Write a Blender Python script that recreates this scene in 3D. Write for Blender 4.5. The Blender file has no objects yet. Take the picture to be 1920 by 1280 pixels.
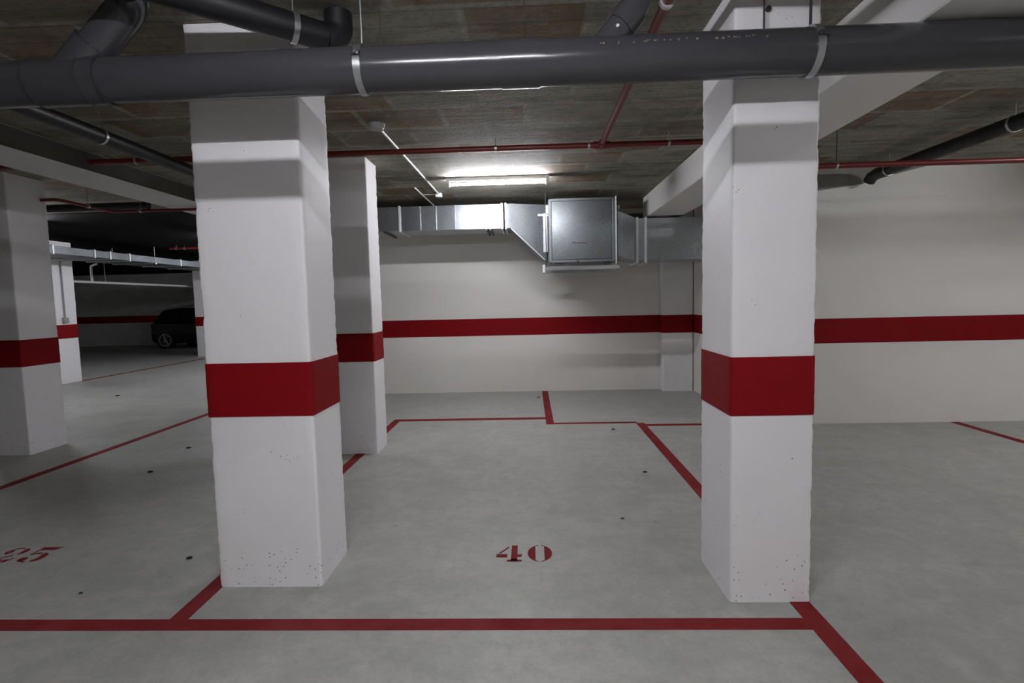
import bpy, bmesh, math, random
from mathutils import Vector, Matrix
random.seed(7)
SC = bpy.context.scene
COL = SC.collection
S = 1.2                      # all coordinates below are in units of 1.2 m; scaled to metres at the very end
PI = math.pi
H = 2.512                    # ceiling height
CL = H - 0.002

# ------------------------------------------------------------------ mesh builder
class MB:
    def __init__(s): s.v = []; s.f = []
    def add(s, vs, fs):
        n = len(s.v); s.v += [Vector(p) for p in vs]; s.f += [tuple(i + n for i in f) for f in fs]; return s
    def box(s, x0, x1, y0, y1, z0, z1, bev=0.0, seg=2):
        if bev:
            bm = bmesh.new(); bmesh.ops.create_cube(bm, size=1)
            for v in bm.verts:
                v.co = Vector(((x0+x1)/2 + v.co.x*(x1-x0), (y0+y1)/2 + v.co.y*(y1-y0), (z0+z1)/2 + v.co.z*(z1-z0)))
            bmesh.ops.bevel(bm, geom=bm.edges[:], offset=bev, segments=seg, affect='EDGES', profile=0.5)
            return s.bm(bm)
        vs = [(x, y, z) for z in (z0, z1) for y in (y0, y1) for x in (x0, x1)]
        return s.add(vs, [(0,2,3,1),(4,5,7,6),(0,1,5,4),(1,3,7,5),(3,2,6,7),(2,0,4,6)])
    def bm(s, bm):
        bm.verts.index_update()
        s.add([v.co.copy() for v in bm.verts], [tuple(v.index for v in f.verts) for f in bm.faces]); bm.free(); return s
    def tube(s, pts, r, n=24, cap=True):
        """swept circle along a polyline; r is one radius or one per point"""
        pts = [Vector(p) for p in pts]; rs = r if isinstance(r, (list, tuple)) else [r]*len(pts)
        t0 = (pts[1]-pts[0]).normalized()
        a = Vector((0,0,1)) if abs(t0.z) < .9 else Vector((1,0,0))
        u = t0.cross(a).normalized(); base = len(s.v); m = len(pts)
        for i, p in enumerate(pts):
            if i == 0: t = t0
            elif i == m-1: t = (pts[i]-pts[i-1]).normalized()
            else: t = ((pts[i]-pts[i-1]).normalized() + (pts[i+1]-pts[i]).normalized()).normalized()
            u = (u - t*u.dot(t)).normalized(); w = t.cross(u)
            for k in range(n):
                an = 2*PI*k/n; s.v.append(p + (u*math.cos(an) + w*math.sin(an))*rs[i])
        for i in range(m-1):
            for k in range(n):
                k2 = (k+1) % n
                s.f.append((base+i*n+k, base+i*n+k2, base+(i+1)*n+k2, base+(i+1)*n+k))
        if cap:
            s.f.append(tuple(base+k for k in reversed(range(n)))); s.f.append(tuple(base+(m-1)*n+k for k in range(n)))
        return s
    def ring(s, c, axis, r0, r1, w, n=40):
        """flat band around a pipe: inner radius r0, outer r1, width w along axis"""
        c = Vector(c); ax = Vector(axis).normalized()
        a = Vector((0,0,1)) if abs(ax.z) < .9 else Vector((1,0,0))
        u = ax.cross(a).normalized(); q = ax.cross(u); b = len(s.v)
        prof = [(r0,-w/2),(r1,-w/2),(r1,w/2),(r0,w/2)]
        for k in range(n):
            d = u*math.cos(2*PI*k/n) + q*math.sin(2*PI*k/n)
            for r, h in prof: s.v.append(c + d*r + ax*h)
        for k in range(n):
            k2 = (k+1) % n
            for j in range(4):
                j2 = (j+1) % 4; s.f.append((b+k*4+j, b+k*4+j2, b+k2*4+j2, b+k2*4+j))
        return s
    def prism(s, poly, z0, z1):
        n = len(poly)
        return s.add([(x,y,z0) for x,y in poly]+[(x,y,z1) for x,y in poly],
                     [tuple(reversed(range(n))), tuple(range(n,2*n))]+[(i,(i+1)%n,n+(i+1)%n,n+i) for i in range(n)])
    def loft(s, rings, cap=True):
        b = len(s.v); n = len(rings[0])
        for r in rings: s.v += [Vector(p) for p in r]
        for i in range(len(rings)-1):
            for k in range(n):
                k2 = (k+1) % n; s.f.append((b+i*n+k, b+i*n+k2, b+(i+1)*n+k2, b+(i+1)*n+k))
        if cap:
            s.f.append(tuple(b+k for k in reversed(range(n)))); s.f.append(tuple(b+(len(rings)-1)*n+k for k in range(n)))
        return s

BASE = {}
def obj(name, mb, m, parent=None, smooth=35, recalc=True):
    me = bpy.data.meshes.new(name)
    off = BASE.get(parent.name, Vector((0,0,0))) if parent else Vector((0,0,0))
    me.from_pydata([v-off for v in mb.v], [], mb.f); me.update()
    if recalc:
        bm = bmesh.new(); bm.from_mesh(me); bmesh.ops.recalc_face_normals(bm, faces=bm.faces[:]); bm.to_mesh(me); bm.free()
    if smooth:
        for p in me.polygons: p.use_smooth = True
        me.set_sharp_from_angle(angle=math.radians(smooth))
    me.materials.append(m)
    o = bpy.data.objects.new(name, me); COL.objects.link(o)
    if parent: o.parent = parent
    BASE[o.name] = off
    return o
def tag(o, label=None, cat=None, group=None, kind=None):
    if label: o['label'] = label
    if cat: o['category'] = cat
    if group: o['group'] = group
    if kind: o['kind'] = kind
    return o
def thing(name, loc, label, cat, group=None, kind='thing'):
    o = bpy.data.objects.new(name, None); COL.objects.link(o); o.location = loc; o.empty_display_size = .1
    BASE[o.name] = Vector(loc); return tag(o, label, cat, group, kind)
def struct(name, mb, m, parent=None, smooth=0, label=None):
    o = obj(name, mb, m, parent, smooth)
    if not parent: o['kind'] = 'structure'
    if label: o['label'] = label
    return o

# ------------------------------------------------------------------ materials
def mat(name):
    m = bpy.data.materials.new(name); m.use_nodes = True
    nt = m.node_tree; b = nt.nodes['Principled BSDF']; return m, nt, b
def nd(nt, t, **kw):
    n = nt.nodes.new(t)
    for k, v in kw.items():
        if k in n.inputs: n.inputs[k].default_value = v
        else: setattr(n, k, v)
    return n
def lk(nt, a, b): nt.links.new(a, b)
def mix(nt, fac, a, b, mode='MIX'):
    n = nt.nodes.new('ShaderNodeMix'); n.data_type = 'RGBA'; n.blend_type = mode
    for sock, val in ((n.inputs[0], fac), (n.inputs[6], a), (n.inputs[7], b)):
        if hasattr(val, 'links'): lk(nt, val, sock)
        else: sock.default_value = val if not isinstance(val, tuple) else (*val, 1) if len(val) == 3 else val
    return n.outputs[2]
def ramp(nt, src, stops):
    r = nt.nodes.new('ShaderNodeValToRGB'); e = r.color_ramp.elements
    e[0].position, e[1].position = stops[0][0], stops[-1][0]
    e[0].color = (*([stops[0][1]]*3), 1) if not isinstance(stops[0][1], tuple) else (*stops[0][1], 1)
    e[1].color = (*([stops[-1][1]]*3), 1) if not isinstance(stops[-1][1], tuple) else (*stops[-1][1], 1)
    for p, c in stops[1:-1]:
        q = e.new(p); q.color = (*([c]*3), 1) if not isinstance(c, tuple) else (*c, 1)
    lk(nt, src, r.inputs[0]); return r.outputs[0]
def coords(nt, scale=(1,1,1), rot=(0,0,0)):
    tc = nd(nt, 'ShaderNodeTexCoord'); mp = nd(nt, 'ShaderNodeMapping')
    mp.inputs['Scale'].default_value = scale; mp.inputs['Rotation'].default_value = rot
    lk(nt, tc.outputs['Object'], mp.inputs[0]); return mp.outputs[0]
def noise(nt, co, scale, detail=4, rough=.55, dist=0):
    n = nd(nt, 'ShaderNodeTexNoise'); n.inputs['Scale'].default_value = scale; n.inputs['Detail'].default_value = detail
    n.inputs['Roughness'].default_value = rough; n.inputs['Distortion'].default_value = dist
    lk(nt, co, n.inputs['Vector']); return n.outputs['Fac']
def bump(nt, b, h, strength=.2, dist=.01):
    n = nd(nt, 'ShaderNodeBump'); n.inputs['Strength'].default_value = strength; n.inputs['Distance'].default_value = dist
    lk(nt, h, n.inputs['Height']); lk(nt, n.outputs[0], b.inputs['Normal'])
def plain(name, c, rough=.5, metal=0, spec=.5, var=.12, vscale=6, bmp=0, bscale=60):
    m, nt, b = mat(name); co = coords(nt)
    n = noise(nt, co, vscale)
    lk(nt, mix(nt, n, tuple(x*(1-var) for x in c), tuple(min(1, x*(1+var)) for x in c)), b.inputs['Base Color'])
    b.inputs['Roughness'].default_value = rough; b.inputs['Metallic'].default_value = metal
    b.inputs['Specular IOR Level'].default_value = spec
    if bmp: bump(nt, b, noise(nt, co, bscale, 3), bmp, .004)
    return m

def m_floor():
    m, nt, b = mat('floor_concrete'); co = coords(nt)
    n1 = noise(nt, co, .55, 5, .6, .6); n2 = noise(nt, co, 3.2, 6, .65, .4); n3 = noise(nt, co, 45, 3, .6)
    st = noise(nt, coords(nt, (1.0, 2.6, 1), (0, 0, .6)), 1.1, 5, .62, .8)
    c = mix(nt, ramp(nt, n1, [(.3, 0), (.7, 1)]), (.345,.352,.330), (.440,.446,.420))
    c = mix(nt, ramp(nt, n2, [(.40, 0), (.70, .65)]), c, (.54,.536,.505))
    c = mix(nt, ramp(nt, st, [(.50, 0), (.72, .42)]), c, (.290,.296,.270))
    n4 = noise(nt, co, 11, 6, .7, .3)
    c = mix(nt, ramp(nt, n4, [(.36, .38), (.52, 0)]), c, (.30,.304,.282))
    c = mix(nt, ramp(nt, n4, [(.55, 0), (.72, .35)]), c, (.54,.54,.505))
    c = mix(nt, ramp(nt, n3, [(.3, .26), (.55, 0)]), c, (.28,.28,.26))
    # dark trodden dirt specks
    vo = nd(nt, 'ShaderNodeTexVoronoi'); vo.inputs['Scale'].default_value = 1.6; lk(nt, coords(nt, (1,1.6,1)), vo.inputs['Vector'])
    c = mix(nt, ramp(nt, vo.outputs['Distance'], [(.012, .75), (.022, 0)]), c, (.08,.08,.075))
    lk(nt, c, b.inputs['Base Color'])
    r = ramp(nt, n2, [(.3, .40), (.7, .60)]); lk(nt, r, b.inputs['Roughness'])
    b.inputs['Specular IOR Level'].default_value = .35
    bump(nt, b, n3, .15, .004); return m
def m_ceiling():
    m, nt, b = mat('ceiling_board_marked_concrete'); co = coords(nt)
    pl = nd(nt, 'ShaderNodeTexBrick'); pl.offset = .37
    for k, v in (('Scale', 1), ('Brick Width', 2.9), ('Row Height', .155), ('Mortar Size', .004), ('Mortar Smooth', .1), ('Bias', 0)):
        pl.inputs[k].default_value = v
    pl.inputs['Color1'].default_value = (0,0,0,1); pl.inputs['Color2'].default_value = (1,1,1,1); pl.inputs['Mortar'].default_value = (.5,.5,.5,1)
    lk(nt, co, pl.inputs['Vector'])
    pa = nd(nt, 'ShaderNodeTexBrick'); pa.offset = .5
    for k, v in (('Scale', 1), ('Brick Width', .66), ('Row Height', .46), ('Mortar Size', .035), ('Mortar Smooth', 1.0), ('Bias', 0)):
        pa.inputs[k].default_value = v
    pa.inputs['Color1'].default_value = (0,0,0,1); pa.inputs['Color2'].default_value = (1,1,1,1)
    lk(nt, co, pa.inputs['Vector'])
    sx = noise(nt, coords(nt, (.8, 9, 1)), 2.5, 5, .65, .3); n1 = noise(nt, co, .9, 5, .6, .5); n2 = noise(nt, co, 5, 6, .7); n3 = noise(nt, co, 38, 3, .6)
    dg = noise(nt, coords(nt, (1, 3.2, 1), (0, 0, -.75)), 1.6, 5, .65, .4)
    c = mix(nt, pl.outputs['Color'], (.275,.265,.232), (.375,.365,.325))
    c = mix(nt, ramp(nt, sx, [(.42, 0), (.72, .55)]), c, (.40,.392,.355))
    c = mix(nt, ramp(nt, pa.outputs['Color'], [(.08, .40), (.28, 0)]), c, (.41,.40,.365))
    gm = nd(nt, 'ShaderNodeMath', operation='MULTIPLY'); lk(nt, pa.outputs['Fac'], gm.inputs[0]); lk(nt, ramp(nt, n2, [(.42, 0), (.58, .7)]), gm.inputs[1])
    c = mix(nt, gm.outputs[0], c, (.46,.45,.41))
    pm = nd(nt, 'ShaderNodeMath', operation='MULTIPLY'); lk(nt, ramp(nt, pa.outputs['Color'], [(.56, 0), (.66, .85)]), pm.inputs[0]); lk(nt, ramp(nt, n1, [(.44, 1), (.62, .15)]), pm.inputs[1])
    c = mix(nt, pm.outputs[0], c, (.22,.145,.08))
    c = mix(nt, ramp(nt, dg, [(.50, 0), (.66, .72)]), c, (.115,.110,.088))
    c = mix(nt, ramp(nt, n1, [(.52, 0), (.70, .72)]), c, (.125,.12,.096))
    c = mix(nt, ramp(nt, n2, [(.50, 0), (.72, .45)]), c, (.37,.37,.335))
    c = mix(nt, ramp(nt, n3, [(.3, .45), (.5, 0)]), c, (.11,.105,.09))
    c = mix(nt, ramp(nt, pl.outputs['Fac'], [(.3, 0), (.9, .5)]), c, (.07,.066,.056))
    c = mix(nt, 1.0, c, (.82, .80, .76), 'MULTIPLY')
    lk(nt, c, b.inputs['Base Color']); b.inputs['Roughness'].default_value = .8; b.inputs['Specular IOR Level'].default_value = .2
    h = mix(nt, .5, sx, n3); bump(nt, b, h, .5, .012); return m
def m_paint(name, c, pits=True, rough=.55):
    m, nt, b = mat(name); co = coords(nt)
    n1 = noise(nt, co, 1.4, 4); n2 = noise(nt, co, 70, 3, .6)
    k = mix(nt, n1, tuple(x*.955 for x in c), tuple(min(1, x*1.03) for x in c))
    hgt = n2
    if pits:
        vo = nd(nt, 'ShaderNodeTexVoronoi'); vo.inputs['Scale'].default_value = 40; lk(nt, co, vo.inputs['Vector'])
        sp = nd(nt, 'ShaderNodeSeparateXYZ'); lk(nt, co, sp.inputs[0])
        low = ramp(nt, sp.outputs['Z'], [(.05, .52), (.16, .40), (.40, .27)])          # more pitting near the foot
        msk = noise(nt, co, 4.5, 2, .5, .2)
        sub = nd(nt, 'ShaderNodeMath', operation='ADD'); lk(nt, msk, sub.inputs[0]); lk(nt, low, sub.inputs[1])
        gate = ramp(nt, sub.outputs[0], [(.88, 0), (.96, 1)])
        pit = ramp(nt, vo.outputs['Distance'], [(.10, 1), (.17, 0)])
        mu = nd(nt, 'ShaderNodeMath', operation='MULTIPLY'); lk(nt, gate, mu.inputs[0]); lk(nt, pit, mu.inputs[1])
        k = mix(nt, mu.outputs[0], k, (.13,.12,.11))
    lk(nt, k, b.inputs['Base Color']); b.inputs['Roughness'].default_value = rough; b.inputs['Specular IOR Level'].default_value = .3
    bump(nt, b, hgt, .18, .004); return m
def m_galv(nm='galvanised_sheet', rr=(.26, .36), k=1.0):
    m, nt, b = mat(nm); co = coords(nt)
    vo = nd(nt, 'ShaderNodeTexVoronoi'); vo.inputs['Scale'].default_value = 55; lk(nt, co, vo.inputs['Vector'])
    n = noise(nt, co, 3, 4)
    c = mix(nt, vo.outputs['Color'], (.40*k,.43*k,.45*k), (.52*k,.55*k,.57*k)); c = mix(nt, ramp(nt, n, [(.3, 0), (.7, .4)]), c, (.38*k,.41*k,.43*k))
    lk(nt, c, b.inputs['Base Color']); b.inputs['Metallic'].default_value = .92
    lk(nt, ramp(nt, n, [(.3, rr[0]), (.7, rr[1])]), b.inputs['Roughness']); bump(nt, b, noise(nt, co, 2.2, 2), .06, .02); return m
def m_pvc(name, c, dirt=True, rough=.3):
    m, nt, b = mat(name); co = coords(nt)
    n = noise(nt, co, 2.5, 4); n2 = noise(nt, coords(nt, (3, 30, 30)), 3, 4, .6)
    k = mix(nt, n, tuple(x*.9 for x in c), tuple(x*1.1 for x in c))
    if dirt: k = mix(nt, ramp(nt, n2, [(.62, 0), (.85, .12)]), k, tuple(x*1.6 for x in c))
    lk(nt, k, b.inputs['Base Color']); lk(nt, ramp(nt, n2, [(.3, rough*.8), (.7, rough*1.25)]), b.inputs['Roughness'])
    b.inputs['Specular IOR Level'].default_value = .5; return m
def m_marking():
    m, nt, b = mat('worn_red_floor_paint'); co = coords(nt)
    n = noise(nt, co, 3.5, 5, .65, .4); n2 = noise(nt, co, 40, 3, .6)
    c = mix(nt, ramp(nt, n, [(.35, 0), (.7, 1)]), (.185,.015,.016), (.235,.034,.038))
    c = mix(nt, ramp(nt, n2, [(.6, 0), (.85, .25)]), c, (.25,.07,.07))
    lk(nt, c, b.inputs['Base Color']); b.inputs['Roughness'].default_value = .7; b.inputs['Specular IOR Level'].default_value = .08; return m
def m_emit(name, c, s):
    m, nt, b = mat(name); b.inputs['Base Color'].default_value = (.9,.9,.9,1)
    b.inputs['Emission Color'].default_value = (*c, 1); b.inputs['Emission Strength'].default_value = s; return m

FLOOR = m_floor(); CEIL = m_ceiling()
WHITE = m_paint('white_pillar_paint', (.84,.825,.84)); CREAM = m_paint('cream_wall_paint', (.80,.782,.742), pits=False, rough=.65)
BEAMW = m_paint('white_beam_paint', (.74,.725,.715), pits=False)
RED = m_paint('dark_red_band_paint', (.215,.0030,.0062), pits=False, rough=.6); RED.node_tree.nodes['Principled BSDF'].inputs['Specular IOR Level'].default_value = .12
MARK = m_marking(); GALV = m_galv(); GALVB = m_galv('galvanised_box_sheet', (.48, .60), .5); GALVD = m_galv('dull_galvanised_sheet', (.45, .60), .42)
FLANGE = plain('bright_zinc', (.72,.74,.75), .45, .45, var=.06)
PVC = m_pvc('grey_pvc', (.050,.050,.056), rough=.19); PVCD = m_pvc('charcoal_pvc', (.008,.008,.010), dirt=False, rough=.45)
PVCJ = plain('grey_pvc_joint', (.035,.034,.040), .4)
STEELRED = plain('red_pipe_paint', (.150,.010,.010), .35, 0, .5)
ZINC = plain('zinc_steel', (.50,.51,.52), .3, .9); DARKST = plain('dark_steel', (.06,.06,.062), .45, .6)
WPLAS = plain('white_plastic', (.72,.72,.71), .4); GREYBOX = plain('grey_box_plastic', (.30,.30,.29), .5)
RAWC = plain('raw_concrete', (.26,.25,.225), .8, 0, .2, .25, 3, .3, 30)
SHADEC = plain('shade_dark_concrete', (.10,.095,.082), .85, 0, .2, .3, 4, .3, 30); FARW = plain('grey_concrete_wall', (.55,.545,.52), .8, 0, .2, .25, 2.5, .3, 25)  # first: shade put into the colour, for beam flanks and wall head
FARSHADE = plain('shade_dark_soffit', (.009,.0095,.0095), .95, 0, .05, .3, 5)  # near-black colour stands in for the unlit far ceiling
CARP = plain('black_car_paint', (.006,.006,.007), .25, 0, .5); GLASSD = plain('dark_car_glass', (.01,.01,.012), .08, 0, .5)
TYRE = plain('tyre_rubber', (.012,.012,.012), .8); ALLOY = plain('alloy_wheel', (.35,.35,.36), .3, .9); TAILR = plain('tail_lamp_red', (.12,.004,.004), .2)
DIRT = plain('dry_dirt', (.030,.028,.025), .9, 0, .2, .3, 30, .5, 80)
INK = plain('marker_ink', (.05,.02,.05), .6)
EMC = (.955, .958, 1.015)
TUBE = m_emit('lit_tube', EMC, 150.0)

# ------------------------------------------------------------------ setting
YW, YR, XR = 7.54, 5.35, 2.217        # back wall, right wall, return wall
ZB0, ZB1 = .8015, 1.0444              # painted red band
T = .25
struct('floor', MB().box(-17, 7.6, -6, 18.8, -.2, 0), FLOOR)
FL = bpy.data.objects['floor']
struct('ceiling', MB().box(-17, 7.6, -6, 6.62, H, H+.1).box(-3.4, 7.6, 6.62, YW+.1, H, H+.1), CEIL)
struct('ceiling_far_shade', MB().box(-17, -3.4, 6.62, 18.8, H-.01, H+.1), FARSHADE)
def wall(name, x0, x1, y0, y1, m, band=None, z1=H):
    w = struct(name, MB().box(x0, x1, y0, y1, 0, z1), m)
    if band: tag(obj('painted_band', MB().box(*band, ZB0, ZB1), RED, w, 0), 'dark red painted band along the wall')
    return w
wall('wall_back', -3.4, XR+T, YW, YW+T, CREAM, (-3.4, XR, YW-.002, YW+.01))
wall('wall_return', XR, XR+T, YR+T, YW, CREAM, (XR-.002, XR+.01, YR, YW-.003))
wall('wall_right', XR, 7.6, YR, YR+T, CREAM, (XR-.002, 7.6, YR-.002, YR+.01))
wall('wall_passage', -3.4, -3.15, YW+T, 18.8, FARW)
wall('wall_far', -17, -3.4, 18.5, 18.8, FARW, (-17, -3.4, 18.498, 18.51))
wall('wall_left', -17.25, -17, -6, 18.8, FARW)
wall('wall_rear', -17, 7.6, -6.25, -6, CREAM)
wall('wall_side', 7.6, 7.85, -6, YR+T, CREAM)
# unpainted concrete haunch at the head of the right-hand wall
hp = [(2.45, 2.17), (2.79, 2.277), (3.19, 2.325), (3.56, 2.424), (3.95, H-.001), (2.45, H-.001)]
struct('trim_1', MB().add([(x, YR-.012, z) for x, z in hp]+[(x, YR+.01, z) for x, z in hp],
       [tuple(range(6)), tuple(range(11, 5, -1))]+[(i, (i+1) % 6, 6+(i+1) % 6, 6+i) for i in range(6)]), RAWC)

struct('shade_strip', MB().box(-3.4, 1.79, YW-.006, YW+.01, 2.31, H-.001), SHADEC)  # dark strip standing in for the shaded gap above the duct

# painted floor lines (parts of the floor)
def line(poly, z=.0016, label='worn dark red painted line'):
    o = obj('painted_line', MB().prism(poly, -.001, z), MARK, FL, 0); o['label'] = label
def rect(x0, x1, y0, y1, z=.0016, label='worn dark red painted line'): line([(x0,y0),(x1,y0),(x1,y1),(x0,y1)], z, label)
rect(-9, 1.085, 2.02, 2.095, .0016, 'worn red line across the mouth of the parking spaces')
rect(-1.535, -1.458, 2.09, 5.81, .0020, 'red line running back under the left pillar')
rect(1.068, 1.150, -3, 5.50, .0020, 'red line running back under the right pillar')
rect(.225, 1.08, 5.50, 5.565, .0016, 'thin red line at the back of the bay')
rect(.140, .222, 5.50, 7.53, .0020, 'short red line reaching the back wall')
rect(-1.53, .14, 5.74, 5.84, .0016, 'thin red line behind the left half of the bay')
rect(1.150, XR-.004, 5.36, 5.44, .0016, 'thin red line behind the right pillar')
rect(-3.985, -3.905, 2.095, 10.5, .0020, 'red line between the pillars on the left')
rect(-8.30, -8.215, 2.095, 14.5, .0020, 'red line along the far row of pillars')
rect(4.105, 4.185, -2, 5.34, .0020, 'red line running to the right-hand wall')

# stencilled numbers
def strokes(x0, y0, w, h, polys, mb):
    for p in polys: mb.prism([(x0+a*w, y0+b*h) for a, b in p], -.001, .0018)
def stroke(pts, ws):
    L, R = [], []
    for i, (p, w) in enumerate(zip(pts, ws)):
        a = Vector(pts[max(0, i-1)]); b = Vector(pts[min(len(pts)-1, i+1)]); t = (b-a).normalized(); n = Vector((-t.y, t.x))
        L.append(tuple(Vector(p)+n*w/2)); R.append(tuple(Vector(p)-n*w/2))
    return [(L[i], R[i], R[i+1], L[i+1]) for i in range(len(pts)-1)]
def arc(cx, cy, rx, ry, a0, a1, n=14): return [(cx+rx*math.cos(math.radians(a0+(a1-a0)*i/n)), cy+ry*math.sin(math.radians(a0+(a1-a0)*i/n))) for i in range(n+1)]
four = [[(.58,.04),(.82,.04),(.82,1),(.58,1)], [(.42,0),(1,0),(1,.075),(.86,.09),(.82,.14),(.58,.14),(.54,.09),(.42,.075)],
        [(.0,.26),(.43,.26),(.43,.44),(.0,.44)], [(.82,.28),(.95,.28),(1,.34),(1,.46),(.93,.42),(.82,.42)], [(.08,.50),(.15,.50),(.47,.87),(.47,.95)]]
zero = [[p for p in arc(.5,.5,.5,.5,111,249)], [p for p in arc(.5,.5,.5,.5,-68,68)],
        [(.32,.955),(.45,.985),(.45,1),(.32,.985)], [(.55,.985),(.68,.955),(.68,.985),(.55,1)], [(.32,.015),(.45,0),(.45,.02),(.32,.045)], [(.55,0),(.68,.015),(.68,.045),(.55,.02)]]
two = stroke(arc(.45,.70,.36,.27,200,60), [.05,.17,.20,.20,.18,.14,.10,.07,.06,.06,.06,.07,.08,.08,.08])
two = stroke(arc(.22,.68,.10,.10,0,360), [.10]*15) + stroke(arc(.47,.70,.33,.25,160,65,8), [.05]*9) + stroke(arc(.60,.70,.25,.22,60,-50,10), [.10,.15,.20,.23,.24,.24,.22,.18,.14,.11,.08]) + \
      stroke([(.66,.47),(.5,.36),(.3,.24),(.12,.13)], [.08,.06,.05,.05]) + [[(.08,0),(.62,0),(.62,.17),(.3,.17),(.08,.10)], [(.68,0),(.86,0),(.97,.28),(.91,.28),(.84,.17),(.68,.17)]]
five = [[(.20,.80),(.80,.80),(.93,1),(.86,.98),(.20,.98)], [(.17,.46),(.225,.46),(.225,.98),(.17,.98)]] + stroke(arc(.46,.32,.30,.25,140,80,6), [.04,.05,.06,.07,.09,.11,.13]) + \
       stroke(arc(.56,.30,.27,.25,75,-70,12), [.12,.16,.20,.23,.25,.26,.26,.26,.25,.22,.18,.14,.10]) + stroke(arc(.22,.17,.09,.08,0,360), [.12]*15) + stroke(arc(.45,.17,.24,.15,-160,-80,6), [.05]*7)
mb = MB(); strokes(-.199, 2.575, .130, .172, four, mb); strokes(-.040, 2.575, .125, .172, zero, mb)
o = obj('painted_number', mb, MARK, FL, 0); o['label'] = 'stencilled red number 40'
mb = MB(); strokes(-2.875, 2.60, .125, .165, two, mb); strokes(-2.725, 2.60, .135, .170, five, mb)
o = obj('painted_number', mb, MARK, FL, 0); o['label'] = 'stencilled red number 25'

# ------------------------------------------------------------------ pillars
def shaft_mb(x0, x1, y0, y1, z0, z1, r=.012, nz=70, jit=.0018, grow=0, cs=3, seed=1):
    rnd = random.Random(seed); mb = MB()
    x0 -= grow; x1 += grow; y0 -= grow; y1 += grow
    base = []; e = .03                          # flat faces; only the arrises are rough
    for cx, cy, a in ((x1-r, y0+r, -90), (x1-r, y1-r, 0), (x0+r, y1-r, 90), (x0+r, y0+r, 180)):
        p = [(cx+r*math.cos(math.radians(a+90*i/cs)), cy+r*math.sin(math.radians(a+90*i/cs))) for i in range(cs+1)]
        a0, a1 = math.radians(a), math.radians(a+90)
        base += [((p[0][0]+e*math.sin(a0), p[0][1]-e*math.cos(a0)), 0)] + [(q, 1) for q in p] + [((p[-1][0]-e*math.sin(a1), p[-1][1]+e*math.cos(a1)), 0)]
    cxm, cym = (x0+x1)/2, (y0+y1)/2; rings = []
    off = [0]*4
    for k in range(nz+1):
        z = z0+(z1-z0)*k/nz; ring = []
        for c in range(4):
            off[c] = .35*off[c] + rnd.uniform(-1, 1)*jit
            if rnd.random() < .05: off[c] -= jit*1.4
            for i in range(cs+3):
                (x, y), f = base[c*(cs+3)+i]; d = Vector((x-cxm, y-cym)).normalized()*(off[c]*f if jit else 0)
                ring.append((x+d.x, y+d.y, z))
        rings.append(ring)
    return mb.loft(rings)
def pillar(x0, x1, y0, y1, label, seed, group='white square pillars with a red band', z1=CL, nz=150, jit=.0018):
    t = thing('concrete_pillar', ((x0+x1)/2, (y0+y1)/2, 0), label, 'pillar', group)
    obj('shaft', shaft_mb(x0, x1, y0, y1, 0, z1, nz=nz, jit=jit, seed=seed), WHITE, t, 50)
    o = obj('painted_band', shaft_mb(x0, x1, y0, y1, ZB0, ZB1, nz=10, jit=jit*.6, grow=.0035, seed=seed+50), RED, t, 50)
    o['label'] = 'dark red painted band'
    return t
P1 = pillar(-1.4694, -.9875, 2.349, 2.694, 'big white pillar with red band at the left corner of bay 40', 3)
P2 = pillar(.8179, 1.1535, 2.209, 2.597, 'big white pillar with red band at the right corner of bay 40', 5)
P3 = pillar(-1.83, -1.3457, 4.508, 4.824, 'shaded white pillar standing just behind the left front pillar', 9)
P4 = pillar(-5.03, -4.55, 4.607, 5.0, 'grey shaded pillar with dark red band cut by the left edge', 11)
P5 = pillar(-8.72, -8.235, 8.93, 9.47, 'small bright pillar with a conduit on it beyond the shaded left pillar', 13, nz=40)
P6 = pillar(-8.81, -8.36, 13.8, 14.3, 'far bright pillar half hidden between black car and left front pillar', 15, nz=40)
P7 = pillar(1.7954, XR-.012, 7.359, YW-.012, 'shallow white pilaster with red band in the back wall corner', 17, group='wall pilaster', nz=50, jit=.0012)

# ------------------------------------------------------------------ beams
def beam(x0, x1, y0, y1, z0, label, shade_flanks=False):
    o = obj('ceiling_beam', MB().box(x0, x1, y0, y1, z0, H-.001, .006, 1), BEAMW, None, 30)
    if shade_flanks:                                     # flanks get a darker colour in place of a pipe's shadow
        o.data.materials.append(SHADEC)
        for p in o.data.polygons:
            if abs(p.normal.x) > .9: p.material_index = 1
    return tag(o, label, 'beam', 'white painted ceiling beams', 'thing')
beam(1.41, 1.835, -4, 6.75, 2.254, 'white beam running back from above the right front pillar to the ventilation unit')
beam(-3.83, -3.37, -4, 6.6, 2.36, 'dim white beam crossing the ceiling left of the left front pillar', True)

# ------------------------------------------------------------------ main grey drain pipe
PY, PZ, PR = 2.05, 2.166, .0815
dp = thing('drain_pipe', (0, PY, PZ), 'thick grey drain pipe crossing the whole view below the ceiling', 'pipe')
def pzx(x): return PZ + .0022*x
obj('pipe', MB().tube([(-4.2, PY, pzx(-4.2)), (.052, PY, pzx(.05))], PR, 64), PVC, dp)
obj('pipe', MB().tube([(.052, PY, pzx(.05)), (4.2, PY, pzx(4.2))], PR*.985, 64), PVC, dp)
obj('coupling', MB().ring((.052-.07, PY, pzx(0)), (1,0,.0022), PR-.002, PR+.0025, .14, 64), PVC, dp)
rnd = random.Random(4); mb = MB()
for k in range(34):
    x = .26+rnd.random()**.9*.62; a = math.radians(rnd.gauss(21, 2.0)); r = rnd.choice((.0015,.002,.0025,.004))
    mb.tube([(x, PY-(PR-.003)*math.cos(a), pzx(x)+(PR-.003)*math.sin(a)), (x, PY-(PR+.0004)*math.cos(a), pzx(x)+(PR+.0004)*math.sin(a))], [r*1.3, r], 7)
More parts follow.
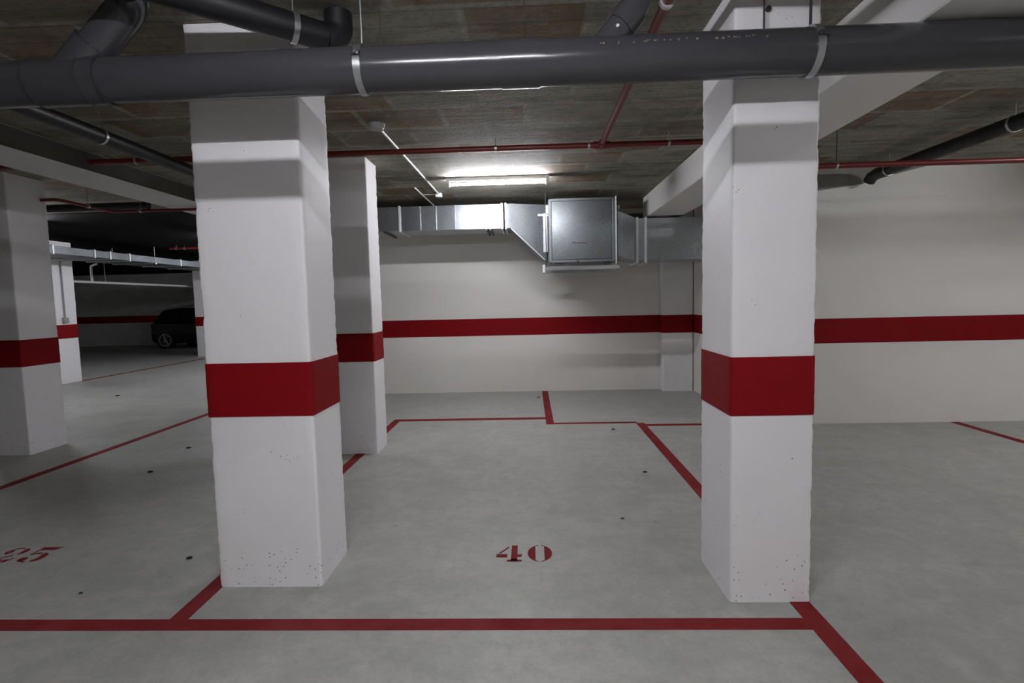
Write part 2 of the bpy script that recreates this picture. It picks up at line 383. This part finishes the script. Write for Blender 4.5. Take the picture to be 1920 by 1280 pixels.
sk = obj('dirt_splash', mb, plain('dried_splash', (.24,.20,.14), .7), dp); sk['kind'] = 'stuff'
# wye fitting with its branch, left
wy = obj('wye_fitting', MB().ring((-1.71, PY, pzx(-1.71)), (1,0,.0022), PR-.002, PR+.006, .27, 64), PVC, dp)
for x in (-1.845, -1.645, -1.578): obj('joint_ring', MB().ring((x, PY, pzx(x)), (1,0,.0022), PR-.002, PR+.0072, .006, 64), PVCJ, dp)
def bend(p0, d0, d1, R, n=8):
    """points of a bend that starts at p0 heading d0 and ends heading d1"""
    d0 = Vector(d0).normalized(); d1 = Vector(d1).normalized(); ang = d0.angle(d1); ax = d0.cross(d1).normalized()
    c = Vector(p0) + (ax.cross(d0))*R
    return [c + Matrix.Rotation(ang*i/n, 3, ax) @ (Vector(p0)-c) for i in range(n+1)]
b0 = Vector((-1.74, PY, PZ)); dd = Vector((1, 0, 1.0)).normalized()
bb = bend(b0+dd*.325, dd, (.3,-1,0), .10); bb.append(bb[-1]+Vector((.3,-1,0)).normalized()*.02)
obj('branch_pipe', MB().tube([b0, b0+dd*.17], .074, 48), PVC, dp)
obj('branch_pipe', MB().tube([b0+dd*.15] + bb, .063, 48), PVC, dp)
obj('joint_ring', MB().ring(b0+dd*.172, dd, .060, .0755, .006, 48), PVCJ, dp)
# second branch with coupling rings, right
c0 = Vector((.265, PY, PZ+.02)); d2 = Vector((1, .0, 1.15)).normalized()
obj('branch_pipe', MB().tube([c0, c0+d2*.165], .052, 40), PVC, dp)
obj('coupling', MB().tube([c0+d2*.125, c0+d2*.20], .058, 40), PVC, dp)
el = bend(c0+d2*.19, d2, (0,0,1), .10)
el.append(Vector((el[-1].x, el[-1].y, CL)))
obj('elbow', MB().tube(el, .052, 40), PVC, dp)
obj('joint_ring', MB().ring((el[-1].x, el[-1].y, el[-2].z+.012), (0,0,1), .05, .064, .028, 40), PVC, dp)
obj('test_plug', MB().tube([c0+d2*.10+Vector((0,-.050,0)), c0+d2*.10+Vector((0,-.056,0))], .006, 12), FLANGE, dp)
def hanger(x):
    z = pzx(x)
    h = obj('hanger', MB().ring((x, PY, z), (1,0,0), PR-.001, PR+.006, .026, 64), ZINC, dp)
    obj('rod', MB().tube([(x, PY, z+PR), (x, PY, CL)], .005, 10), DARKST if x > 0 else ZINC, h)
    obj('bolt', MB().box(x-.014, x+.014, PY-PR-.014, PY-PR+.004, z+.018, z+.034, .003).tube([(x, PY-PR-.018, z+.026), (x, PY-PR+.004, z+.026)], .006, 6), DARKST, h)
for x in (-.605, 1.030, -2.55, 2.6): hanger(x)

# dark pipe with elbow above the left pillar
dk = thing('waste_pipe', (-1.1, 2.2, 2.42), 'black waste pipe with an upturned elbow above the left front pillar', 'pipe')
A0 = Vector((-1.62, 1.634, 2.425)); B0 = Vector((-.785, 2.315, 2.400))
dB = (B0-A0).normalized(); e2 = bend(B0-dB*.05, dB, (0,0,1), .055); e2.append(Vector((e2[-1].x, e2[-1].y, CL)))
obj('pipe', MB().tube([A0, B0-dB*.05], .055, 40), PVCD, dk)
obj('elbow', MB().tube(e2, .058, 40), PVCD, dk)
hc = A0 + dB*(.90)
hg = obj('hanger', MB().ring(hc, dB, .054, .060, .022, 40), ZINC, dk)
obj('rod', MB().tube([hc+Vector((0,0,.055)), (hc.x, hc.y, CL)], .0035, 8), ZINC, hg)

# thin rod hanging from the ceiling behind the main pipe
tr = tag(obj('hanging_rod', MB().tube([(-.565, 2.165, 2.20), (-.565, 2.165, CL)], .0025, 8), DARKST), 'thin dark rod hanging from the ceiling just right of the left pipe clamp', 'rod')
tr = tag(obj('hanging_rod', MB().tube([(.915, 2.17, 2.20), (.915, 2.17, CL)], .004, 8), DARKST), 'dark rod hanging before the head of the right front pillar', 'rod')
obj('anchor_bolt', MB().tube([(.945, 2.209, 2.40), (.945, 2.196, 2.40)], .010, 8), DARKST, P2)

def pipe_run(name, pts, r, m, label, cat, clamps, group=None, n=28, rods=True):
    t = thing(name, pts[0], label, cat, group)
    obj('pipe', MB().tube(pts, r, n), m, t)
    for c, ax in clamps:
        h = obj('hanger', MB().ring(c, ax, r-.001, r+.005, .02, 28), ZINC, t)
        if rods: obj('rod', MB().tube([(c[0], c[1], c[2]+r), (c[0], c[1], CL)], .003, 8), ZINC, h)
    return t
pipe_run('waste_pipe', [(-2.60, -1.0, 2.366), (-2.612, 6.0, 2.350)], .0445, PVCD, 'black pipe running back just right of the dim left beam', 'pipe',
         [((-2.608, 3.28, 2.3565), (0,1,0)), ((-2.603, .8, 2.362), (0,1,0))], 'black waste pipes under the ceiling')
pipe_run('waste_pipe', [(3.25, -1.0, 2.400), (3.21, 5.13, 2.378), (3.209, 5.21, 2.366), (3.208, 5.25, 2.335)], .052, PVCD, 'black pipe running back under the ceiling to the right-hand wall', 'pipe',
         [((3.222, 3.75, 2.383), (0,1,0)), ((3.213, 4.98, 2.379), (0,1,0))], 'black waste pipes under the ceiling')
pipe_run('waste_pipe', [(-9.0, 5.75, 2.40), (-4.1, 5.75, 2.405)], .042, PVCD, 'black pipe crossing under the ceiling edge beyond the shaded left pillar', 'pipe',
         [((-5.3, 5.75, 2.4035), (1,0,0))], 'black waste pipes under the ceiling')
# pipe close behind the camera side of the main pipe (out of the frame above; its shadow falls on the pillars)
pipe_run('service_pipe', [(-4.2, 1.35, 2.163), (4.2, 1.35, 2.163)], .038, PVC, 'grey pipe nearer than the thick drain pipe, above the view', 'pipe',
         [((-2.0, 1.35, 2.163), (1,0,0)), ((2.0, 1.35, 2.163), (1,0,0))])

# ------------------------------------------------------------------ red sprinkler pipes
RY, RZ, RR = 4.11, 2.432, .021
sp = thing('sprinkler_pipe', (0, RY, RZ), 'red sprinkler pipe crossing between the pillars and dropping under the right beam', 'pipe', 'red sprinkler pipes')
drop = [(-3.36, RY, RZ), (1.33, RY, RZ), (1.352, RY, RZ-.006), (1.36, RY, RZ-.03), (1.36, RY, 2.26), (1.368, RY, 2.238), (1.392, RY, 2.229), (5.2, RY, 2.224)]
obj('main_run', MB().tube(drop, RR, 24), STEELRED, sp)
obj('branch_run', MB().tube([(.553, RY, RZ+.004), (.553, -2, RZ+.012)], RR*.95, 24), STEELRED, sp)
obj('tee_fitting', MB().tube([(.49, RY, RZ), (.615, RY, RZ)], RR*1.28, 24).tube([(.553, RY-.06, RZ+.004), (.553, RY, RZ)], RR*1.25, 24), STEELRED, sp)
for x in (-3.0, -.235, .46, 1.05): 
    h = obj('hanger', MB().ring((x, RY, RZ), (1,0,0), RR-.001, RR+.004, .016, 24), ZINC, sp); obj('rod', MB().tube([(x, RY, RZ+RR), (x, RY, CL)], .003, 8), ZINC, h)
for x in (2.27, 4.1):
    h = obj('hanger', MB().ring((x, RY, 2.2275), (1,0,0), RR-.001, RR+.004, .016, 24), ZINC, sp); obj('rod', MB().tube([(x, RY, 2.2275+RR), (x, RY, CL)], .003, 8), DARKST, h)
h = obj('hanger', MB().ring((.553, 2.19, RZ+.006), (0,1,0), RR-.001, RR+.008, .02, 24), FLANGE, sp); obj('rod', MB().tube([(.553, 2.19, RZ+RR), (.553, 2.19, CL)], .003, 8), ZINC, h)
pipe_run('sprinkler_pipe', [(-7.5, RY, 2.416), (-3.84, RY, 2.420)], RR, STEELRED, 'short red pipe end seen left of the dim left beam', 'pipe', [((-4.4, RY, 2.4195), (1,0,0))], 'red sprinkler pipes')
pipe_run('sprinkler_pipe', [(-4.546, 4.94, 2.33), (-4.44, 4.94, 2.33), (-4.41, 4.955, 2.33), (-4.40, 4.985, 2.33), (-4.40, 5.60, 2.33), (-4.37, 5.63, 2.33), (-3.40, 5.63, 2.33)], .0155, STEELRED, 'thin red pipe turning under the ceiling beyond the shaded left pillar', 'pipe',
         [((-4.40, 5.30, 2.331), (0,1,0)), ((-4.1, 5.63, 2.33), (1,0,0))], 'red sprinkler pipes')
pipe_run('sprinkler_pipe', [(-6.95, 10.25, 2.44), (-4.4, 10.25, 2.44)], .02, STEELRED, 'dark red pipe far back above the long duct on the left', 'pipe',
         [((-6.82, 10.25, 2.44), (1,0,0)), ((-6.66, 10.25, 2.44), (1,0,0))], 'red sprinkler pipes')

# ------------------------------------------------------------------ ventilation unit and ducts at the back
va = thing('ventilation_duct', (0, 6.7, 2.3), 'shiny galvanised duct with fan box along the back wall', 'duct')
# left rectangular run
pf = lambda x, y: [(x, y, 2.148), (x, 6.93, 2.148), (x, 6.93, 2.432), (x, y, 2.432)]
obj('duct_run', MB().loft([pf(-2.9, 6.45), pf(-1.537, 6.44), pf(-1.29, 6.422), pf(-1.288, 6.438), pf(-1.10, 6.424), pf(-1.098, 6.440), pf(-.87, 6.424), pf(-.868, 6.430), pf(-.30, 6.430)]), GALV, va, 0)
for x in (-1.29, -1.10, -.87): obj('standing_seam', MB().box(x-.003, x+.003, 6.419, 6.93, 2.147, 2.433), GALV, va)
def flange(x, z0=2.136, z1=2.444, y0=6.418, y1=6.94, w=.022):
    obj('flange', MB().box(x-w/2, x+w/2, y0, y1, z0, z1, .002, 1), FLANGE, va)
flange(-1.537); flange(-.315); flange(-.27)
# flared transition up to the fan box
prof = lambda x, y0, y1, z0, z1: [(x, y0, z0), (x, y1, z0), (x, y1, z1), (x, y0, z1)]
obj('transition', MB().loft([prof(-.26, 6.43, 6.93, 2.148, 2.432), prof(-.21, 6.43, 6.93, 2.148, 2.432), prof(.16, 6.56, 6.96, 1.79, 2.432), prof(.215, 6.575, 6.96, 1.77, 2.432)]), GALVB, va, 20)
obj('transition_edge', MB().loft([prof(-.21, 6.424, 6.44, 2.134, 2.150), prof(.19, 6.555, 6.578, 1.765, 1.781)]), FLANGE, va, 20)
# fan box
fb = obj('fan_box', MB().box(.225, .985, 6.22, 6.98, 1.70, 2.438, .018, 3), GALVB, va)
obj('cover_panel', MB().box(.265, .940, 6.212, 6.23, 1.745, 2.405, .006, 2), GALVB, fb)
mb = MB()
for z in (1.725, 2.42): mb.box(.25, .96, 6.208, 6.225, z-.016, z+.016, .004, 1)
for x in (.243, .967): mb.box(x-.016, x+.016, 6.208, 6.225, 1.715, 2.43, .004, 1)
obj('corner_profile', mb, GALVB, fb)
mb = MB()
for k, (a, b2, c, d) in enumerate(((.49,1.925,.515,1.945),(.515,1.945,.53,1.93),(.53,1.93,.60,1.934),(.60,1.934,.62,1.926),(.62,1.926,.66,1.93))):
    mb.tube([(a, 6.2105, b2), (c, 6.2105, d)], .0035, 6)
obj('marker_note', mb, INK, fb)
obj('latch', MB().box(.54, .565, 6.20, 6.215, 1.712, 1.73, .002, 1), DARKST, fb)
# bracket plate and fasteners on the left flank
mb = MB().box(.165, .215, 6.25, 6.30, 1.84, 2.28, .003, 1).box(.11, .23, 6.27, 6.29, 2.255, 2.275).box(.195, .235, 6.235, 6.30, 2.27, 2.37, .004, 1)
for z in (1.93, 2.02, 2.10): mb.box(.165, .20, 6.235, 6.255, z-.01, z+.01, .002, 1)
obj('bracket', mb, ZINC, fb)
obj('bracket', MB().box(.995, 1.035, 6.22, 6.26, 2.30, 2.345, .003, 1), ZINC, fb)
obj('spigot_flange', MB().box(.985, 1.0, 6.20, 6.99, 1.68, 2.445, .003, 1), FLANGE, fb)
# support rail under the box, hung on rods
rl = obj('support_rail', MB().box(.165, 1.03, 6.20, 6.245, 1.625, 1.672, .004, 1), ZINC, va)
obj('support_rail', MB().box(.165, 1.03, 6.90, 6.945, 1.625, 1.672, .004, 1), ZINC, va)
obj('rail_end', MB().box(.150, .178, 6.19, 6.255, 1.60, 1.69, .003, 1), FLANGE, rl)
for x in (.195, 1.012):
    obj('rod', MB().tube([(x, 6.222, 1.61), (x, 6.222, CL)], .004, 8), DARKST, rl)
for x in (.34, .89): obj('rubber_foot', MB().box(x-.04, x+.04, 6.205, 6.24, 1.672, 1.70), DARKST, rl)
# right-hand inlet: shrinking collar, double flange, then duct into the return wall
def dprof(x, y0, y1, z0, z1, sag): 
    pts = [(x, y0, z1), (x, y0, z0)]
    for i in range(1, 8): pts.append((x, y0+(y1-y0)*i/8, z0-sag*math.sin(PI*i/8)))
    return pts+[(x, y1, z0), (x, y1, z1)]
obj('inlet_collar', MB().loft([dprof(1.0, 6.30, 6.98, 1.80, 2.30, .0), dprof(1.10, 6.36, 6.96, 1.765, 2.275, .01), dprof(1.27, 6.49, 6.94, 1.73, 2.232, .02)]), GALV, va, 20)
for x in (1.283, 1.385): obj('flange', MB().box(x-.014, x+.014, 6.475, 6.955, 1.70, 2.240, .002, 1), FLANGE, va)
obj('duct_run', MB().loft([dprof(1.29, 6.49, 6.94, 1.735, 2.226, .02), dprof(XR-.004, 6.49, 6.94, 1.735, 2.226, .02)]), GALV, va, 20)
for x in (-2.5, -1.72, -.50, -.455):
    h = obj('trapeze_hanger', MB().box(x-.012, x+.012, 6.41, 6.97, 2.126, 2.147), DARKST, va)
    obj('rod', MB().tube([(x, 6.95, 2.13), (x, 6.95, CL)], .004, 8), DARKST, h)
# long flat duct in the far left bay
fd = thing('ventilation_duct', (-7.8, 11, 2.2), 'long low galvanised duct running back past the far left pillars', 'duct')
obj('duct_run', MB().box(-8.20, -7.38, 6.9, 17.9, 2.184, 2.305, .004, 1), GALVD, fd)
for y in (8.15, 8.95, 9.29, 9.75, 11.2, 12.0): obj('flange', MB().box(-8.21, -7.37, y-.014, y+.014, 2.172, 2.317, .002, 1), FLANGE, fd)
for y in (7.6, 10.4, 13.2, 16):
    h = obj('trapeze_hanger', MB().box(-8.23, -7.35, y-.012, y+.012, 2.166, 2.184), ZINC, fd)
    for x in (-8.215, -7.365): obj('rod', MB().tube([(x, y, 2.178), (x, y, CL-.01)], .004, 8), ZINC, h)

# white drain pipe and conduit in the far bay
wp = thing('white_pipe', (-9.3, 11, 1.86), 'thin white pipe running back from the small bright left pillar', 'pipe')
obj('pipe', MB().tube([(-9.05, 9.9, 1.868), (-9.05, 16.5, 1.853)], .026, 20), WPLAS, wp)
rs = bend((-9.05, 10.85, 2.16), (0,0,1), (1,0,.3), .05); 
obj('riser', MB().tube([(-9.05, 10.85, 1.87)] + rs + [rs[-1]+Vector((.10,0,.03))], .022, 16), WPLAS, wp)
obj('rod', MB().tube([(-9.05, 11.2, 1.88), (-9.05, 11.2, CL-.01)], .006, 8), ZINC, wp)
cd = thing('conduit', (-8.22, 9.2, 1.7), 'thin grey conduit running down the small bright left pillar', 'conduit')
obj('tube', MB().tube([(-8.218, 9.20, 1.15), (-8.218, 9.20, 2.16)], .012, 12), GREYBOX, cd)
obj('switch_box', MB().box(-8.232, -8.19, 9.15, 9.25, 1.07, 1.17, .006, 2), GREYBOX, cd)

# ------------------------------------------------------------------ lamps, boxes and conduits on the ceiling
def luminaire(x, y, label, axis='x', L=.98, z=H):
    t = thing('batten_lamp', (x, y, z), label, 'lamp', 'fluorescent batten lamps on the ceiling')
    def B(a0, a1, b0, b1, z0, z1, bev=0):
        return MB().box(x+a0, x+a1, y+b0, y+b1, z0, z1, bev, 2) if axis == 'x' else MB().box(x+b0, x+b1, y+a0, y+a1, z0, z1, bev, 2)
    obj('body', B(-L/2, L/2, -.024, .024, z-.040, z-.001, .004), WPLAS, t)
    e = lambda a: (x+a, y, z-.068) if axis == 'x' else (x, y+a, z-.068)
    obj('tube', MB().tube([e(-L/2+.02), e(L/2-.02)], .010, 20), TUBE, t)
    for s in (-1, 1): obj('end_cap', B(s*L/2-.018, s*L/2+.018, -.026, .026, z-.090, z-.001, .005), WPLAS, t)
luminaire(-.297, 5.37, 'lit fluorescent batten on the ceiling before the galvanised duct')
luminaire(-.35, .45, 'lit batten overhead in front of bay 40')
luminaire(-6.5, 6.5, 'lit batten hidden behind the shaded left pillar', 'y')
luminaire(-5.2, 9.5, 'added fill batten behind the left front pillar, nearer of the two there', 'y')  # added to brighten the small left pillar; hidden from view
luminaire(-5.6, 12.5, 'lit batten far back behind the left front pillar', 'y')
luminaire(-11.6, 9.4, 'added unseen fill batten over the far left bay beyond the pillar row', 'y')  # unseen, put in to brighten the far wall and car
luminaire(4.8, 3.2, 'lit batten over the bay on the right', 'y')
luminaire(-.6, -2.0, 'added fill batten over the lane just behind the viewer', 'y')  # unseen lane lamp, added as fill on the front pillars
luminaire(2.2, -2.0, 'added fill batten over the lane behind and to the right of the viewer', 'y')  # also added out of view, lifts the pillar feet
luminaire(5.2, -1.2, 'added fill batten over the lane off to the right', 'y')  # put in off to the side to brighten the right-hand wall

jb = thing('junction_box', (-1.02, 3.71, H), 'round grey junction box on the ceiling right of the left front pillar', 'junction box')
obj('housing', MB().tube([(-1.02, 3.71, H-.002), (-1.02, 3.71, H-.030)], [.058, .054], 32), GREYBOX, jb)
obj('lid', MB().tube([(-1.02, 3.71, H-.030), (-1.02, 3.71, H-.040)], [.050, .044], 32), GREYBOX, jb)
sb = thing('junction_box', (-1.0, 6.1, H), 'small white box on the ceiling left of the lit batten', 'junction box')
obj('housing', MB().box(-1.035, -.965, 6.06, 6.13, H-.045, H-.002, .008, 2), WPLAS, sb)
tag(obj('conduit', MB().tube([(-1.015, 3.77, H-.012), (-1.0, 6.06, H-.012)], .0095, 12), WPLAS), 'white conduit from the round junction box to the small white box', 'conduit', 'white conduits on the ceiling')
tag(obj('conduit', MB().tube([(-1.19, 5.72, H-.012), (-1.185, 6.80, H-.012)], .008, 12), WPLAS), 'short white conduit on the ceiling left of the small white box', 'conduit', 'white conduits on the ceiling')
tag(obj('conduit', MB().tube([(-1.178, 6.095, H-.012), (-1.036, 6.095, H-.012)], .006, 12), GREYBOX), 'very short grey conduit joining the small white box to its neighbour', 'conduit', 'white conduits on the ceiling')

# ------------------------------------------------------------------ clods of dirt on the floor
def clod(x, y, r, label, seed):
    rnd = random.Random(seed); bm = bmesh.new(); bmesh.ops.create_icosphere(bm, subdivisions=2, radius=1)
    for v in bm.verts:
        k = 1+rnd.uniform(-.25, .25); v.co = Vector((x+v.co.x*r*k*1.25, y+v.co.y*r*k, max(0, .30*r+v.co.z*r*.35*k)))
    tag(obj('dirt_clod', MB().bm(bm), DIRT, None, 60), label, 'dirt', 'dirt clods on the floor', 'thing')
clod(-1.798, 2.63, .013, 'dark clod on the floor left of the left front pillar base', 1)
clod(-2.095, 2.30, .007, 'small dark clod near the red front line below number 25', 2)
clod(.516, 3.087, .008, 'small dark clod on the floor of bay 40 right of the number', 3)
clod(.825, 3.926, .012, 'dark clod on bay 40 floor beside the slanting red line', 4)
clod(-3.194, 4.77, .018, 'dark clod by the left pillar edge near the long red line', 5)
clod(-3.05, 4.07, .017, 'dark clod on the dim floor above number 25', 6)
clod(-6.217, 7.75, .026, 'dark clod far off on the bright floor by the small pillar', 7)
clod(.085, 7.04, .016, 'dark clod beside the short red line at the back wall', 8)
clod(.794, 5.24, .014, 'dark clod just in front of the thin back line', 9)

# ------------------------------------------------------------------ black car at the far left
car = thing('car', (-10.3, 17.2, 0), 'black hatchback parked tail-left against the far wall', 'car')
CX, CY = -12.05, 17.22
def sec(x, zb, zs, zr, wb, ws, wr):
    half = [(wb*.9, zb), (wb, zb+.05), (ws, (zb+zs)/2), (ws*.985, zs), (ws*.93, zs+.02), (wr, zr-.05), (wr*.85, zr)]
    L = [(CX+x, CY-a, z) for a, z in half]; R = [(CX+x, CY+a, z) for a, z in reversed(half)]; return L+R
body = [sec(0, .30, .62, .66, .56, .58, .54), sec(.04, .22, .76, .80, .66, .68, .60), sec(.14, .17, .80, .98, .70, .72, .56), sec(.30, .17, .80, 1.20, .70, .73, .54), sec(.42, .17, .80, 1.24, .71, .74, .54),
        sec(.9, .17, .79, 1.285, .71, .74, .55), sec(1.5, .17, .78, 1.285, .71, .74, .55), sec(2.0, .17, .77, 1.22, .71, .74, .53), sec(2.45, .17, .76, .90, .71, .73, .58), sec(2.6, .17, .75, .80, .71, .73, .62),
        sec(3.1, .17, .70, .74, .70, .72, .60), sec(3.4, .20, .60, .64, .64, .66, .52), sec(3.5, .28, .50, .54, .52, .54, .44)]
obj('body', MB().loft(body), CARP, car, 50)
for s in (-1, 1):
    for x0, x1 in ((.50, .95), (1.0, 1.52), (1.57, 2.08)):
        def yz(z, s=s): t = (z-.83)/.40; return CY+s*(.695-.145*t+.004)
        z1 = 1.19 if x1 < 2 else 1.12
        obj('side_window', MB().add([(CX+x0+.03, yz(.83), .83), (CX+x1, yz(.83), .83), (CX+x1-.04 if x1 < 2 else CX+x1-.2, yz(z1), z1), (CX+x0+.06, yz(z1), z1),
             (CX+x0+.03, yz(.83)-s*.01, .83), (CX+x1, yz(.83)-s*.01, .83), (CX+x1-.04 if x1 < 2 else CX+x1-.2, yz(z1)-s*.01, z1), (CX+x0+.06, yz(z1)-s*.01, z1)],
             [(0,1,2,3),(7,6,5,4),(0,4,5,1),(1,5,6,2),(2,6,7,3),(3,7,4,0)]), GLASSD, car, 0)
    obj('tail_lamp', MB().box(CX+.02, CX+.10, CY+s*.60-.06, CY+s*.60+.06, .62, .80, .015, 2), TAILR, car)
    for x in (.51, 2.72):
        yc = CY+s*.655
        w = obj('wheel', MB().ring((CX+x, yc, .285), (0,1,0), .195, .285, .17, 40), TYRE, car)
        mb = MB().ring((CX+x, yc+s*.075, .285), (0,1,0), .165, .20, .02, 40).tube([(CX+x, yc+s*.05, .285), (CX+x, yc+s*.088, .285)], .04, 16)
        for k in range(7):
            a = 2*PI*k/7; c, q = math.cos(a), math.sin(a)
            mb.tube([(CX+x+c*.03, yc+s*.08, .285+q*.03), (CX+x+c*.18, yc+s*.075, .285+q*.18)], [.022, .016], 8)
        obj('alloy_rim', mb, ALLOY, w)
    obj('door_mirror', MB().box(CX+2.02, CX+2.14, CY+s*.80-.07, CY+s*.80+.07, .80, .90, .02, 2), CARP, car)
obj('windshield', MB().add([(CX+2.05, CY-.45, 1.20), (CX+2.05, CY+.45, 1.20), (CX+2.50, CY+.55, .88), (CX+2.50, CY-.55, .88)], [(0,1,2,3)]), GLASSD, car, 0)

# ------------------------------------------------------------------ scale to metres
done = set()
for o in list(COL.objects):
    o.location = o.location*S
    if o.type == 'MESH' and o.data.name not in done:
        done.add(o.data.name)
        o.data.transform(Matrix.Scale(S, 4))

# ------------------------------------------------------------------ camera and view
cam = bpy.data.cameras.new('camera'); co = bpy.data.objects.new('camera', cam); COL.objects.link(co)
R_ = Vector((0.99915476, 0.03385635, -0.02331319)); U_ = Vector((0.02060402, 0.07827453, 0.9967189)); F_ = Vector((-0.03557009, 0.99635679, -0.07751079))
M = Matrix((( R_.x, U_.x, -F_.x, 0), (R_.y, U_.y, -F_.y, 0), (R_.z, U_.z, -F_.z, 1.3*S), (0, 0, 0, 1)))
co.matrix_world = M
cam.sensor_width = 36; cam.lens = 1004.6443*36/1920; cam.clip_start = .05; cam.clip_end = 100
SC.camera = co
w = bpy.data.worlds.new('world'); SC.world = w; w.use_nodes = True
w.node_tree.nodes['Background'].inputs[0].default_value = (.02, .022, .025, 1); w.node_tree.nodes['Background'].inputs[1].default_value = .2
v = SC.view_settings; v.view_transform = 'Standard'; v.look = 'None'; v.exposure = 1.28; v.gamma = 1; v.use_curve_mapping = False
SC.cycles.use_denoising = True
SC.cycles.max_bounces = 10; SC.cycles.diffuse_bounces = 6; SC.cycles.glossy_bounces = 4
SC.cycles.sample_clamp_indirect = 6
